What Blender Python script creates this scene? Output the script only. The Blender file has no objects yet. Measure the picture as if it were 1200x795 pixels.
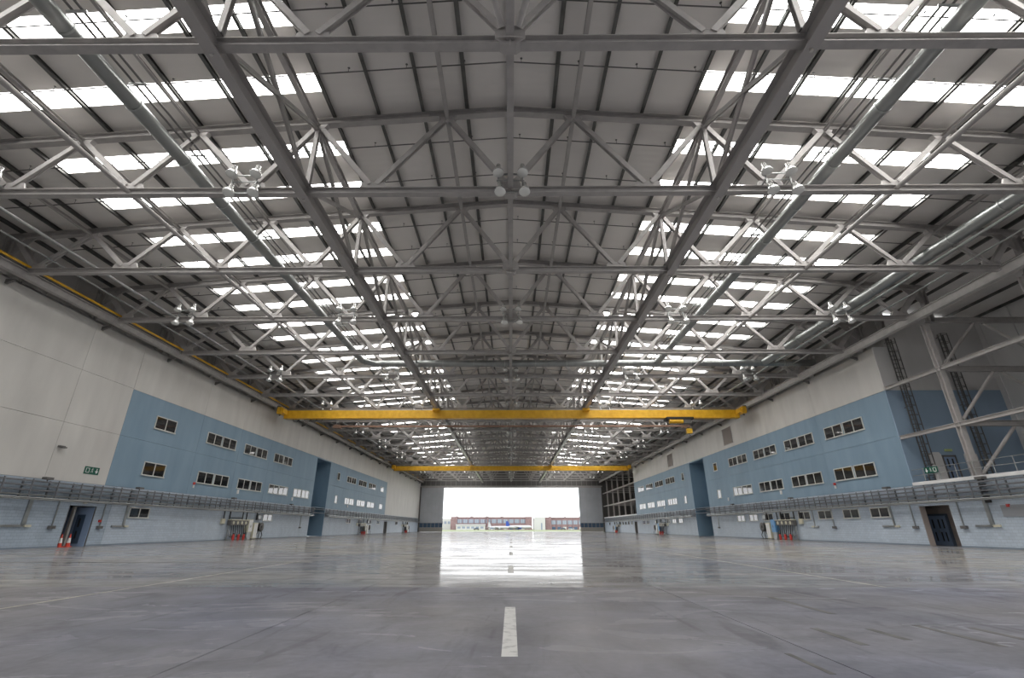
import bpy, math, random
from mathutils import Vector, Matrix
random.seed(7)
S = bpy.context.scene
COL = S.collection
R = math.radians

# ------------------------------------------------------------------ camera, sky, exposure
cd = bpy.data.cameras.new('camera'); cam = bpy.data.objects.new('camera', cd); COL.objects.link(cam)
cd.sensor_width = 36; cd.sensor_fit = 'HORIZONTAL'; cd.lens = 556 / 1200 * 36
cd.shift_x = 5 / 1200; cd.clip_end = 3000; cd.clip_start = .05
cam.location = (0, 0, 1.44)
cam.rotation_euler = (R(90) + math.atan(221.5 / 556), 0, R(.4))
S.camera = cam
SKY = 2.5
ROOFLIGHT = {-1: 9.5, 1: 13.0}      # extra glow added on the right slope to brighten the right wall
w = bpy.data.worlds.new('world'); S.world = w; w.use_nodes = True
bg = w.node_tree.nodes['Background']
bg.inputs[0].default_value = (.97, .985, 1, 1); bg.inputs[1].default_value = SKY
S.view_settings.view_transform = 'Standard'; S.view_settings.look = 'None'
S.view_settings.gamma = 1; S.view_settings.exposure = 0.17
S.view_settings.use_curve_mapping = False
S.cycles.use_denoising = True
S.cycles.max_bounces = 8; S.cycles.diffuse_bounces = 6; S.cycles.glossy_bounces = 4
S.cycles.transmission_bounces = 2; S.cycles.caustics_reflective = False; S.cycles.caustics_refractive = False
S.cycles.sample_clamp_indirect = 6
for (y, rz) in ((-21.0, 0), (199.2, math.pi)):      # daylight portals in the two big doorways
    ld = bpy.data.lights.new('daylight_portal', 'AREA'); ld.shape = 'RECTANGLE'; ld.size = 53; ld.size_y = 16
    ld.cycles.is_portal = True
    lo = bpy.data.objects.new('daylight_portal', ld); COL.objects.link(lo)
    lo.location = (0, y, 8.1); lo.rotation_euler = (R(-90) if y > 0 else R(90), 0, 0)

# ------------------------------------------------------------------ materials
MATS = {}
def mat(name, col, rough=.6, metal=0, spec=.5, emit=None, es=0, ior=None):
    m = bpy.data.materials.new(name); m.use_nodes = True
    b = m.node_tree.nodes['Principled BSDF']
    b.inputs['Base Color'].default_value = (*col, 1); b.inputs['Roughness'].default_value = rough
    b.inputs['Metallic'].default_value = metal; b.inputs['Specular IOR Level'].default_value = spec
    if ior: b.inputs['IOR'].default_value = ior
    if emit: b.inputs['Emission Color'].default_value = (*emit, 1); b.inputs['Emission Strength'].default_value = es
    MATS[name] = m
    return m
def nodes(m): return m.node_tree.nodes, m.node_tree.links, m.node_tree.nodes['Principled BSDF']
def noise(m, scale, lo, hi, stretch=(1, 1, 1), detail=4, p0=.35, p1=.65, rough=None, bump=0, obj=False):
    """colour variation from 3D noise in place coordinates"""
    N, L, b = nodes(m)
    g = N.new('ShaderNodeNewGeometry'); mp = N.new('ShaderNodeMapping'); mp.inputs['Scale'].default_value = stretch
    L.new(g.outputs['Position'], mp.inputs[0])
    n = N.new('ShaderNodeTexNoise'); n.inputs['Scale'].default_value = scale; n.inputs['Detail'].default_value = detail
    L.new(mp.outputs[0], n.inputs['Vector'])
    r = N.new('ShaderNodeValToRGB'); e = r.color_ramp.elements
    e[0].position = p0; e[1].position = p1; e[0].color = (*lo, 1); e[1].color = (*hi, 1)
    L.new(n.outputs['Fac'], r.inputs[0]); L.new(r.outputs[0], b.inputs['Base Color'])
    if rough:
        q = N.new('ShaderNodeMapRange'); q.inputs['To Min'].default_value = rough[0]; q.inputs['To Max'].default_value = rough[1]
        q.inputs['From Min'].default_value = .3; q.inputs['From Max'].default_value = .7
        L.new(n.outputs['Fac'], q.inputs[0]); L.new(q.outputs[0], b.inputs['Roughness'])
    if bump:
        bu = N.new('ShaderNodeBump'); bu.inputs['Strength'].default_value = bump; bu.inputs['Distance'].default_value = .01
        L.new(n.outputs['Fac'], bu.inputs['Height']); L.new(bu.outputs[0], b.inputs['Normal'])
    return m
steel = noise(mat('painted_steel', (.42, .4, .385), .5), 2.0, (.35, .333, .322), (.41, .39, .376))
steel_lt = noise(mat('pale_painted_steel', (.52, .5, .48), .5), 2.0, (.42, .4, .387), (.49, .467, .45))
steel_dk = mat('dark_steel', (.12, .115, .11), .5)
galv = noise(mat('galvanised_steel', (.4, .41, .41), .36, .8), 1.5, (.33, .34, .335), (.42, .43, .425), stretch=(1, .1, 1), detail=2)
purl_m = noise(mat('purlin_steel', (.12, .12, .115), .4, .6), 1.0, (.09, .09, .085), (.15, .15, .145))
yellow = noise(mat('crane_yellow', (.75, .42, .02), .45), 1.5, (.68, .36, .012), (.8, .47, .03))
rust = mat('brown_girder', (.28, .17, .12), .6)
black = mat('black_rubber', (.02, .02, .02), .6)
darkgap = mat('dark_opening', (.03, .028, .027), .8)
red = mat('red_paint', (.5, .03, .02), .4)
orange = mat('cone_red', (.65, .06, .03), .5)
white = mat('white_paint', (.75, .75, .74), .45)
ivory = mat('cream_enamel', (.6, .57, .44), .45)
bluebox = mat('blue_enamel', (.12, .3, .55), .4)
green_sign = mat('green_sign', (.0, .09, .055), .4)
frame_m = mat('window_frame_white', (.62, .62, .58), .4)
glass = mat('office_window_glass', (.02, .022, .024), .035, ior=1.8)
N_, L_, b_ = nodes(glass)
tanmark = noise(mat('worn_white_line', (.6, .59, .57), .75, spec=.2), 6.0, (.36, .355, .35), (.60, .595, .58), p0=.3, p1=.5)
lineY = noise(mat('faded_yellow_line', (.4, .38, .3), .6, spec=.3), 3, (.26, .25, .22), (.46, .44, .36))
patch_m = noise(mat('resin_repair', (.13, .125, .12), .8, spec=.1), 3, (.11, .108, .105), (.15, .147, .143))
apron_m = noise(mat('apron_concrete', (.3, .3, .3), .7), .12, (.26, .26, .27), (.34, .34, .34))
grass_m = noise(mat('grass', (.16, .2, .1), .9), .5, (.15, .18, .09), (.22, .25, .14))
brick_m = noise(mat('brick', (.2, .12, .12), .8), .8, (.2, .13, .135), (.27, .18, .185))
render_m = mat('pale_render', (.5, .5, .49), .7)
paleglass = mat('pale_glazing', (.24, .28, .35), .25)
doorblue = noise(mat('door_cladding', (.42, .44, .47), .5), .4, (.40, .42, .45), (.45, .47, .5))
door_leaf_m = mat('blue_door', (.24, .32, .46), .4)
doorglass = mat('door_glazing', (.06, .1, .16), .1)
fl_b = noise(mat('gallery_floor', (.2, .2, .2), .7), 1, (.18, .18, .18), (.24, .24, .24))
air_w = mat('aircraft_white', (.45, .45, .47), .3)
air_b = mat('aircraft_blue', (.02, .06, .3), .3)

rl = {}
for k_, e_ in ROOFLIGHT.items():
    rl[k_] = mat('rooflight_sheet', (.8, .8, .8), .4, emit=(1, .985, .955), es=e_); rl[k_].cycles.emission_sampling = 'FRONT_BACK'

joint_m = mat('joint_filler', (.22, .22, .21), .8)
def wall_mat(name, lo, hi, seam=None, brick=False):
    m = mat(name, lo, .55)
    N, L, b = nodes(m)
    g = N.new('ShaderNodeNewGeometry'); sp = N.new('ShaderNodeSeparateXYZ'); L.new(g.outputs['Position'], sp.inputs[0])
    ad = N.new('ShaderNodeMath'); L.new(sp.outputs[0], ad.inputs[0]); L.new(sp.outputs[1], ad.inputs[1])
    cb = N.new('ShaderNodeCombineXYZ'); L.new(ad.outputs[0], cb.inputs[0]); L.new(sp.outputs[2], cb.inputs[1])
    n = N.new('ShaderNodeTexNoise'); n.inputs['Scale'].default_value = .45; n.inputs['Detail'].default_value = 5
    mp = N.new('ShaderNodeMapping'); mp.inputs['Scale'].default_value = (1.6, .35, 1); L.new(cb.outputs[0], mp.inputs[0]); L.new(mp.outputs[0], n.inputs[0])
    r = N.new('ShaderNodeValToRGB'); e = r.color_ramp.elements; e[0].position = .32; e[1].position = .68
    e[0].color = (*lo, 1); e[1].color = (*hi, 1); L.new(n.outputs['Fac'], r.inputs[0])
    out = r.outputs[0]
    if brick:
        br = N.new('ShaderNodeTexBrick'); br.inputs['Scale'].default_value = 1
        br.inputs['Brick Width'].default_value = .44; br.inputs['Row Height'].default_value = .22; br.inputs['Mortar Size'].default_value = .014
        br.inputs['Color1'].default_value = (1, 1, 1, 1); br.inputs['Color2'].default_value = (.9, .9, .9, 1); br.inputs['Mortar'].default_value = (.75, .75, .75, 1)
        L.new(cb.outputs[0], br.inputs['Vector'])
        mx = N.new('ShaderNodeMix'); mx.data_type = 'RGBA'; mx.blend_type = 'MULTIPLY'; mx.inputs[0].default_value = 1
        L.new(out, mx.inputs[6]); L.new(br.outputs['Color'], mx.inputs[7]); out = mx.outputs[2]
        bu = N.new('ShaderNodeBump'); bu.inputs['Strength'].default_value = .4; bu.inputs['Distance'].default_value = .01
        L.new(br.outputs['Fac'], bu.inputs['Height']); bu.invert = True; L.new(bu.outputs[0], b.inputs['Normal'])
    L.new(out, b.inputs['Base Color'])
    return m
block_m = wall_mat('painted_blockwork', (.46, .53, .61), (.52, .59, .67), brick=True)
block_blue_dim = wall_mat('painted_blockwork_blue_dim', (.36, .43, .51), (.41, .485, .57), brick=True)  # bluish near-left paint, with the left side's weaker light darkened into its colour
blue_m = wall_mat('blue_render', (.19, .285, .37), (.225, .325, .415))
white_m = wall_mat('cream_render', (.53, .515, .49), (.6, .585, .555))
recess_m = wall_mat('dark_blue_render', (.17, .27, .365), (.195, .3, .4))
upper_m = wall_mat('grey_cladding', (.36, .35, .34), (.42, .41, .4))
blue2_m = wall_mat('gallery_blue', (.27, .37, .48), (.3, .4, .52))
grey2_m = wall_mat('gallery_grey', (.62, .61, .6), (.68, .67, .66))

# roof sheet: fine ribs running across the hall
roof_m = mat('roof_sheet_grey', (.8, .77, .74), .45)
N, L, b = nodes(roof_m)
g = N.new('ShaderNodeNewGeometry'); wv = N.new('ShaderNodeTexWave'); wv.bands_direction = 'Y'; wv.inputs['Scale'].default_value = .62; wv.inputs['Distortion'].default_value = 0
L.new(g.outputs['Position'], wv.inputs['Vector'])
bu = N.new('ShaderNodeBump'); bu.inputs['Strength'].default_value = .35; bu.inputs['Distance'].default_value = .02
L.new(wv.outputs['Fac'], bu.inputs['Height']); L.new(bu.outputs[0], b.inputs['Normal'])
n = N.new('ShaderNodeTexNoise'); n.inputs['Scale'].default_value = .3; L.new(g.outputs['Position'], n.inputs['Vector'])
r = N.new('ShaderNodeValToRGB'); r.color_ramp.elements[0].position = .3; r.color_ramp.elements[1].position = .7
r.color_ramp.elements[0].color = (.72, .69, .66, 1); r.color_ramp.elements[1].color = (.78, .75, .715, 1)
L.new(n.outputs['Fac'], r.inputs[0]); L.new(r.outputs[0], b.inputs['Base Color'])

# polished concrete floor: bays beyond the first cross joint keep more polish than the dusty ones at the viewer
def concrete(name, d0, d1, r0, r1, tone=(1, 1, 1)):
    m = mat(name, (.3, .3, .3), .15)
    N, L, b = nodes(m)
    g = N.new('ShaderNodeNewGeometry')
    def fn(scale, stretch, detail=6, dist=0):
        mp = N.new('ShaderNodeMapping'); mp.inputs['Scale'].default_value = stretch; L.new(g.outputs['Position'], mp.inputs[0])
        t = N.new('ShaderNodeTexNoise'); t.inputs['Scale'].default_value = scale; t.inputs['Detail'].default_value = detail
        t.inputs['Distortion'].default_value = dist; L.new(mp.outputs[0], t.inputs['Vector']); return t.outputs['Fac']
    def ramp(src, a, ca, c, cc):
        r = N.new('ShaderNodeValToRGB'); e = r.color_ramp.elements; e[0].position = a; e[1].position = c; e[0].color = (*ca, 1); e[1].color = (*cc, 1)
        L.new(src, r.inputs[0]); return r.outputs[0]
    def mixc(fac, a, c, mode='MIX'):
        x = N.new('ShaderNodeMix'); x.data_type = 'RGBA'; x.blend_type = mode
        if isinstance(fac, float): x.inputs[0].default_value = fac
        else: L.new(fac, x.inputs[0])
        L.new(a, x.inputs[6]); L.new(c, x.inputs[7]); return x.outputs[2]
    def rng(src, a, c, t0, t1):
        x = N.new('ShaderNodeMapRange'); x.inputs['From Min'].default_value = a; x.inputs['From Max'].default_value = c
        x.inputs['To Min'].default_value = t0; x.inputs['To Max'].default_value = t1; L.new(src, x.inputs[0]); return x.outputs[0]
    base = ramp(fn(.09, (1, .8, 1), 5, .6), .38, (.275, .28, .31), .62, (.325, .312, .29))
    sm = fn(.7, (1, 1, 1), 8, 1.2)
    base = mixc(1.0, base, ramp(sm, .3, (.8, .8, .8), .7, (1.15, 1.15, 1.15)), 'MULTIPLY')
    sw = fn(.22, (1, 2.6, 1), 6, 2.0)
    base = mixc(1.0, base, ramp(sw, .5, (1, 1, 1), .7, (1.15, 1.15, 1.15)), 'MULTIPLY')
    base = mixc(1.0, base, ramp(fn(.5, (3.0, .5, 1), 6, 1.6), .3, (.76, .76, .76), .42, (1, 1, 1)), 'MULTIPLY')
    base = mixc(1.0, base, ramp(fn(.35, (.5, 3, 1), 6, 2.5), .62, (1, 1, 1), .72, (.8, .8, .8)), 'MULTIPLY')
    base = mixc(1.0, base, ramp(fn(9, (1, 1, 1), 4), .3, (.93, .93, .93), .7, (1.05, 1.05, 1.05)), 'MULTIPLY')
    tan = fn(.13, (1, 1.4, 1), 3, .5)
    base = mixc(ramp(tan, .68, (0, 0, 0), .78, (.5, .5, .5)), base, ramp(tan, 0, (.36, .29, .2), 1, (.36, .29, .2)))
    tn = N.new('ShaderNodeMix'); tn.data_type = 'RGBA'; tn.blend_type = 'MULTIPLY'; tn.inputs[0].default_value = 1
    L.new(base, tn.inputs[6]); tn.inputs[7].default_value = (*tone, 1); base = tn.outputs[2]
    L.new(base, b.inputs['Base Color'])
    L.new(rng(sw, .3, .7, r0, r1), b.inputs['Roughness'])
    bu = N.new('ShaderNodeBump'); bu.inputs['Strength'].default_value = .1; bu.inputs['Distance'].default_value = .004
    L.new(sm, bu.inputs['Height']); L.new(bu.outputs[0], b.inputs['Normal'])
    df = N.new('ShaderNodeBsdfDiffuse'); L.new(base, df.inputs[0])
    st = fn(.5, (.35, 1.6, 1), 7, 1.5)
    mx = N.new('ShaderNodeMixShader'); L.new(rng(st, .35, .65, d0, d1), mx.inputs[0]); L.new(b.outputs[0], mx.inputs[1]); L.new(df.outputs[0], mx.inputs[2])
    L.new(mx.outputs[0], N['Material Output'].inputs['Surface'])
    return m
floor_m = concrete('polished_concrete', .14, .76, .06, .15, (.93, .925, .915))
floor_n = concrete('dusty_concrete', .68, .84, .2, .3, (.72, .72, .77))

# ------------------------------------------------------------------ mesh helpers
class MB:
    def __init__(s): s.v = []; s.f = []; s.mi = []; s.sm = []
    def add(s, vs, fs, mi=0, smooth=False):
        o = len(s.v); s.v += [tuple(p) for p in vs]; s.f += [tuple(i + o for i in f) for f in fs]
        s.mi += [mi] * len(fs); s.sm += [smooth] * len(fs); return s
    def box(s, x0, x1, y0, y1, z0, z1, mi=0):
        x0, x1 = min(x0, x1), max(x0, x1); y0, y1 = min(y0, y1), max(y0, y1)
        return s.add([(x0, y0, z0), (x1, y0, z0), (x1, y1, z0), (x0, y1, z0), (x0, y0, z1), (x1, y0, z1), (x1, y1, z1), (x0, y1, z1)],
                     [(0, 3, 2, 1), (4, 5, 6, 7), (0, 1, 5, 4), (1, 2, 6, 5), (2, 3, 7, 6), (3, 0, 4, 7)], mi)
    def _frame(s, p, q, up):
        p = Vector(p); q = Vector(q); d = (q - p).normalized(); up = Vector(up)
        sd = d.cross(up)
        if sd.length < 1e-4: sd = d.cross(Vector((1, 0, 0)))
        sd.normalize(); u = sd.cross(d); return p, q, sd, u
    def bar(s, p, q, w, h, up=(0, 0, 1), mi=0, off=(0, 0)):
        p, q, sd, u = s._frame(p, q, up)
        vs = []
        for c in (p, q):
            for a, e in ((-1, -1), (1, -1), (1, 1), (-1, 1)): vs.append(c + sd * (a * w / 2 + off[0]) + u * (e * h / 2 + off[1]))
        return s.add(vs, [(0, 3, 2, 1), (4, 5, 6, 7), (0, 1, 5, 4), (1, 2, 6, 5), (2, 3, 7, 6), (3, 0, 4, 7)], mi)
    def ibeam(s, p, q, w, h, up=(0, 0, 1), t=.035, mi=0):
        s.bar(p, q, w, t, up, mi, (0, h / 2 - t / 2)); s.bar(p, q, w, t, up, mi, (0, -h / 2 + t / 2))
        return s.bar(p, q, t, h - 2 * t, up, mi)
    def tube(s, p, q, r, n=8, mi=0, r2=None, caps=True):
        p, q, sd, u = s._frame(p, q, (0, 0, 1)); r2 = r if r2 is None else r2
        vs = [c + (sd * math.cos(2 * math.pi * i / n) + u * math.sin(2 * math.pi * i / n)) * rr for c, rr in ((p, r), (q, r2)) for i in range(n)]
        s.add(vs, [(i, (i + 1) % n, n + (i + 1) % n, n + i) for i in range(n)], mi, True)
        if caps: s.add([vs[i] for i in range(n)], [tuple(range(n))[::-1]], mi).add([vs[n + i] for i in range(n)], [tuple(range(n))], mi)
        return s
    def path(s, pts, r, n=6, mi=0):
        for a, c in zip(pts, pts[1:]): s.tube(a, c, r, n, mi)
        return s
    def lathe(s, prof, o=(0, 0, 0), n=16, mi=0, M=None):
        vs = []
        for r, z in prof:
            for i in range(n):
                v = Vector((r * math.cos(2 * math.pi * i / n), r * math.sin(2 * math.pi * i / n), z))
                if M: v = M @ v
                vs.append(v + Vector(o))
        k = len(prof)
        return s.add(vs, [(j * n + i, j * n + (i + 1) % n, (j + 1) * n + (i + 1) % n, (j + 1) * n + i) for j in range(k - 1) for i in range(n)], mi, True)
    def plate(s, pts, n, t, mi=0):
        """flat polygon thickened by t along n"""
        n = Vector(n).normalized() * t / 2; k = len(pts)
        a = [Vector(p) - n for p in pts]; c = [Vector(p) + n for p in pts]
        return s.add(a + c, [tuple(range(k))[::-1], tuple(range(k, 2 * k))] + [(i, (i + 1) % k, k + (i + 1) % k, k + i) for i in range(k)], mi)
    def mesh(s, name, mats):
        me = bpy.data.meshes.new(name); me.from_pydata(s.v, [], s.f)
        for m in (mats if isinstance(mats, (list, tuple)) else [mats]): me.materials.append(m)
        me.polygons.foreach_set('material_index', s.mi); me.polygons.foreach_set('use_smooth', s.sm)
        me.update(); return me
    def build(s, name, mats, parent=None, loc=None):
        o = bpy.data.objects.new(name, s.mesh(name, mats)); COL.objects.link(o)
        if parent: o.parent = parent
        if loc: o.location = loc
        return o
def inst(name, me, parent=None, loc=(0, 0, 0), rz=0):
    o = bpy.data.objects.new(name, me); COL.objects.link(o); o.parent = parent; o.location = loc
    if rz: o.rotation_euler.z = rz
    return o
def tag(o, label=None, cat=None, group=None, kind=None):
    if label: o['label'] = label
    if cat: o['category'] = cat
    if group: o['group'] = group
    if kind: o['kind'] = kind
    return o
def empty(name, loc=(0, 0, 0), rz=0):
    o = bpy.data.objects.new(name, None); COL.objects.link(o); o.location = loc; o.rotation_euler.z = rz; o.empty_display_size = .1; return o
def copy_tree(o, parent=None, loc=None, rz=None):
    c = o.copy(); COL.objects.link(c); c.parent = parent
    if loc is not None: c.location = loc
    if rz is not None: c.rotation_euler.z = rz
    for ch in o.children: copy_tree(ch, c)
    return c
ORD = ['first', 'second', 'third', 'fourth', 'fifth', 'sixth', 'seventh', 'eighth', 'ninth', 'tenth', 'eleventh', 'twelfth', 'thirteenth', 'fourteenth',
       'fifteenth', 'sixteenth', 'seventeenth', 'eighteenth', 'nineteenth', 'twentieth', 'twenty-first', 'twenty-second', 'twenty-third', 'twenty-fourth', 'twenty-fifth']

# ------------------------------------------------------------------ main dimensions
W = 36.0; BAY = 8.575; Y0 = 12.65; YF = 197.0; YB = -20.0
TY = [Y0 + BAY * n for n in range(-3, 22)]
ZC = 18.64                                   # bottom chord centre
def zt(x): return 24.5 - .08 * abs(x)        # top chord centre
def zr(x): return 25.0 - .08 * abs(x)        # underside of roof sheet

# ------------------------------------------------------------------ floor: slabs with recessed joints
fl = tag(MB().box(-39, 48, YB - .5, YF + 1, -.3, -.04).build('floor', apron_m), kind='structure')
xs = [-36.5, -26.25, -18.75, -11.25, -3.75, 3.75, 11.25, 18.75, 26.25, 38.5]
ys = [YB + 8.475 * i for i in range(26)] + [YF + 1]
for a, c in zip(xs, xs[1:]):
    mk = lambda m, l: MB().box(a + .009, c - .009, .008, l - .008, -.04, 0).mesh('slab', m)
    me, mn, ml = mk(floor_m, 8.475), mk(floor_n, 8.475), mk(floor_m, ys[-1] - ys[-2])
    for i, y in enumerate(ys[:-1]): inst('slab', ml if i == 25 else (mn if y < 13 else me), fl, (0, y, 0))
MB().box(38.5, 47.5, YB, 44.5, -.04, 0).build('slab', fl_b, fl)
# painted marks
for i in range(15):
    y = 6.72 + 11.42 * i
    MB().box(-.125, .075, y, y + (3.84 if i != 1 else 3.4), 0, .003).build('centre_dash', tanmark, fl)
MB().box(-9.83, -9.75, 4, 24, 0, .002).build('painted_line', lineY, fl)
MB().box(9.75, 9.82, 14, 40, 0, .002).build('painted_line', lineY, fl)
for (x, y0_, y1_, wd) in ((5.78, 9.8, 12.1, .13), (4.67, 7.35, 8.5, .12), (5.48, 7.66, 8.45, .12), (6.42, 7.28, 8.75, .12), (7.12, 7.3, 8.55, .12), (3.4, 6.0, 6.9, .07)):
    MB().box(x - wd / 2, x + wd / 2, y0_, y1_, 0, .002).build('repair_strip', patch_m, fl)
MB().box(-36, -9, 23.4, 23.75, -.02, .006).build('drain_cover', steel_dk, fl)

# ------------------------------------------------------------------ side walls
def paneled_wall(name, sx, spec, openings):
    """spec: list of (y0, y1, z0, z1, material). Backing behind, panels proud with open joints."""
    o = MB()
    segs = [(YB, YF, 0, 18.2)]
    def cut(sg, op):
        a, c, z0, z1 = sg; y0, y1, q0, q1 = op
        if y1 <= a or y0 >= c or q1 <= z0 or q0 >= z1: return [sg]
        r = []
        if y0 > a: r.append((a, y0, z0, z1))
        if y1 < c: r.append((y1, c, z0, z1))
        y0, y1 = max(a, y0), min(c, y1)
        if q0 > z0: r.append((y0, y1, z0, q0))
        if q1 < z1: r.append((y0, y1, q1, z1))
        return r
    for op in openings: segs = [q for sg in segs for q in cut(sg, op)]
    for a, c, z0, z1 in segs: o.box(sx * 36.12, sx * 36.5, a, c, z0, z1)
    wl = tag(o.build(name, joint_m), kind='structure')
    for (a, c, z0, z1, m) in spec:
        for q in [(a, c, z0, z1)]:
            sub = [q]
            for op in openings: sub = [t for sg in sub for t in cut(sg, op)]
            for (a2, c2, q0, q1) in sub:
                g = .012
                MB().box(sx * 36, sx * 36.14, a2 + g, c2 - g, q0 + (g if q0 > 0 else 0), q1 - g).build('wall_panel', m, wl)
    return wl
DL = (40.75, 43.45, 0, 3.15); DR = (41.6, 44.7, 0, 3.2)
RL = (90.1, 97.2, 0, 13.6); RR = (91.4, 98.9, 0, 13.6)
far_door_L = (143.6, 147.2, 0, 3.1); far_door_R = (145.6, 148.7, 0, 3.1)
def rows(bnds, m, zs): return [(a, c, z0, z1, m) for a, c in zip(bnds, bnds[1:]) for z0, z1 in zip(zs, zs[1:])]
ZR = [4.95, 9.4, 13.75]
low_b = [YB + (YF - YB) / 25 * i for i in range(26)]
specL = rows([YB, -5.2, 3.4, 12, 20.55, 29.1, 37.7, 43.6], white_m, [4.95, 9.4, 13.8, 18.2])
bl = [43.6, 54.9, 63.5, 72.0, 80.6, 90.1, 97.2, 106.6, 115.3, 123.9, 132.5, 143.5]
specL += rows(bl, blue_m, ZR) + rows(bl, white_m, [13.75, 18.2])
specL += rows([143.5 + 53.5 / 16 * i for i in range(17)], white_m, [4.95, 18.2])
specL += rows([YB, 9, 26, 45], block_blue_dim, [0, 4.95]) + rows([45, 63, 80, 97.3, 115, 133, 150, 167, 184, 197], block_m, [0, 4.95])
OL = [DL, RL, far_door_L]
wallL = paneled_wall('wall_left', -1, specL, OL)
br = [44.6, 55.9, 64.5, 73.1, 81.7, 91.4, 98.9, 107.7, 116.3, 124.9, 133.5, 145.3]
specR = rows(br, blue_m, ZR) + rows(br, white_m, [13.75, 18.2])
specR += rows([YB, 9, 26, 44.6, 63, 80, 97.3, 115, 133, 150, 167, 184, 197], block_m, [0, 4.95])
OR = [DR, RR, far_door_R, (YB, 44.6, 4.95, 18.2), (145.3, YF, 4.95, 18.2)]
wallR = paneled_wall('wall_right', 1, specR, OR)
# tall recesses with dark blue lining
for sx, wl, (a, c, _, z1) in ((-1, wallL, RL), (1, wallR, RR)):
    q = MB(); q.box(sx * 39, sx * 39.2, a, c, 0, z1); q.box(sx * 36.01, sx * 39, a - .2, a + .04, 0, z1); q.box(sx * 36.01, sx * 39, c - .04, c + .2, 0, z1); q.box(sx * 36.01, sx * 39, a, c, z1 - .04, z1 + .2)
    q.build('recess_lining', recess_m, wl)
    MB().box(sx * 36.05, sx * 39, a, c, 4.9, 5.05).build('recess_band', mat('recess_band', (.04, .08, .12), .5), wl)
    MB().box(sx * 38.9, sx * 39, (a + c) / 2 - .6, (a + c) / 2 + .4, 1.6, 2.5).build('recess_hatch', darkgap, wl)
# upper cladding above the ledge
for sx, nm, rng in ((-1, 'wall_left', [(YB, YF)]), (1, 'wall_right', [(44.6, 145.3)])):
    for a, c in rng:
        o = tag(MB().box(sx * 38, sx * 38.2, a, c, 18.2, 21.95).build(nm, upper_m), kind='structure')
        MB().box(sx * 36, sx * 38.2, a, c, 18.1, 18.2).build('ledge', grey2_m, o)
        for k in range(int((c - a) / 1.0)): pass
        y = a + 1
        me = MB().box(sx * 37.93, sx * 38, -.04, .04, 18.2, 21.9).mesh('cladding_rib', upper_m)
        cnt = 0
        while y < c and cnt < 100: inst('cladding_rib', me, o, (0, y, 0)); y += 2.14; cnt += 1
# floor-wall dark skirting line
for sx, nm in ((-1, 'baseboard_left'), (1, 'baseboard_right')):
    q = MB(); ops = [(DL, RL, far_door_L), (DR, RR, far_door_R)][0 if sx < 0 else 1]; y = YB
    for op in ops: q.box(sx * 35.97, sx * 36, y, op[0], 0, .12); y = op[1]
    q.box(sx * 35.97, sx * 36, y, YF, 0, .12)
    tag(q.build(nm, mat(nm, (.2, .24, .29), .5)), kind='structure')

# ------------------------------------------------------------------ end walls and sliding doors
for yw, nm, sgn in ((YF, 'wall_front', 1), (YB, 'wall_back', -1)):
    t0, t1 = (yw, yw + .4) if sgn > 0 else (yw - .4, yw)
    q = MB()
    q.add([(-38.2, t0, 16.3), (38.2, t0, 16.3), (38.2, t0, 21.95), (0, t0, 25), (-38.2, t0, 21.95)], [(0, 1, 2, 3, 4)])
    q.add([(-38.2, t1, 16.3), (38.2, t1, 16.3), (38.2, t1, 21.95), (0, t1, 25), (-38.2, t1, 21.95)], [(4, 3, 2, 1, 0)])
    q.box(-38.2, -35.3, t0, t1, 0, 16.3); q.box(35.3, 48, t0, t1, 0, 16.3); q.box(38.2, 48, t0, t1, 16.3, 21.9)
    o = tag(q.build(nm, steel_dk if sgn > 0 else upper_m), kind='structure')
    MB().box(-36, 36, yw - .5 * sgn, yw, 16.2, 17.0).build('door_head_beam', steel, o)
    for k in range(-34, 35, 2): MB().box(k - .04, k + .04, yw - .08 * sgn, yw, 17, 21.8).build('cladding_rib', steel, o)
dn = 1
for yw, s2 in ((YF - .25, 1), (YB + .3, -1)):
    for sx in (-1, 1):
        x0, x1 = 26.6 * sx, 35.6 * sx
        o = tag(MB().box(x0, x1, yw - .12, yw + .12, 3.3, 16.2).build('door_%d' % dn, doorblue), kind='structure'); dn += 1
        MB().box(x0, x1, yw - .12, yw + .12, .05, 1.5).build('lower_panel', mat('door_base_%d' % dn, (.3, .29, .26), .6), o)
        for z0, z1 in ((1.48, 1.62), (3.18, 3.32)): MB().box(x0, x1, yw - .1, yw + .1, z0, z1).build('rail', steel, o)
        for i in range(6):
            a = x0 + (x1 - x0) / 6 * i; c = x0 + (x1 - x0) / 6 * (i + 1)
            MB().box(a + .06 * sx, c - .06 * sx, yw - .05, yw + .05, 1.6, 3.2).build('door_pane', doorglass, o)
            MB().box(c - .06 * sx, c + .06 * sx, yw - .1, yw + .1, 1.5, 3.3).build('mullion', steel, o)
            MB().box(c - .02 * sx, c + .02 * sx, yw - .14, yw - .11, 3.3, 16.2).build('panel_seam', steel, o)
        tag(MB().box(sx * 35.55, sx * 36, yw - .6, yw + .2, 0, 16.5).build('trim_%d' % dn, steel_dk), kind='structure')

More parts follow.
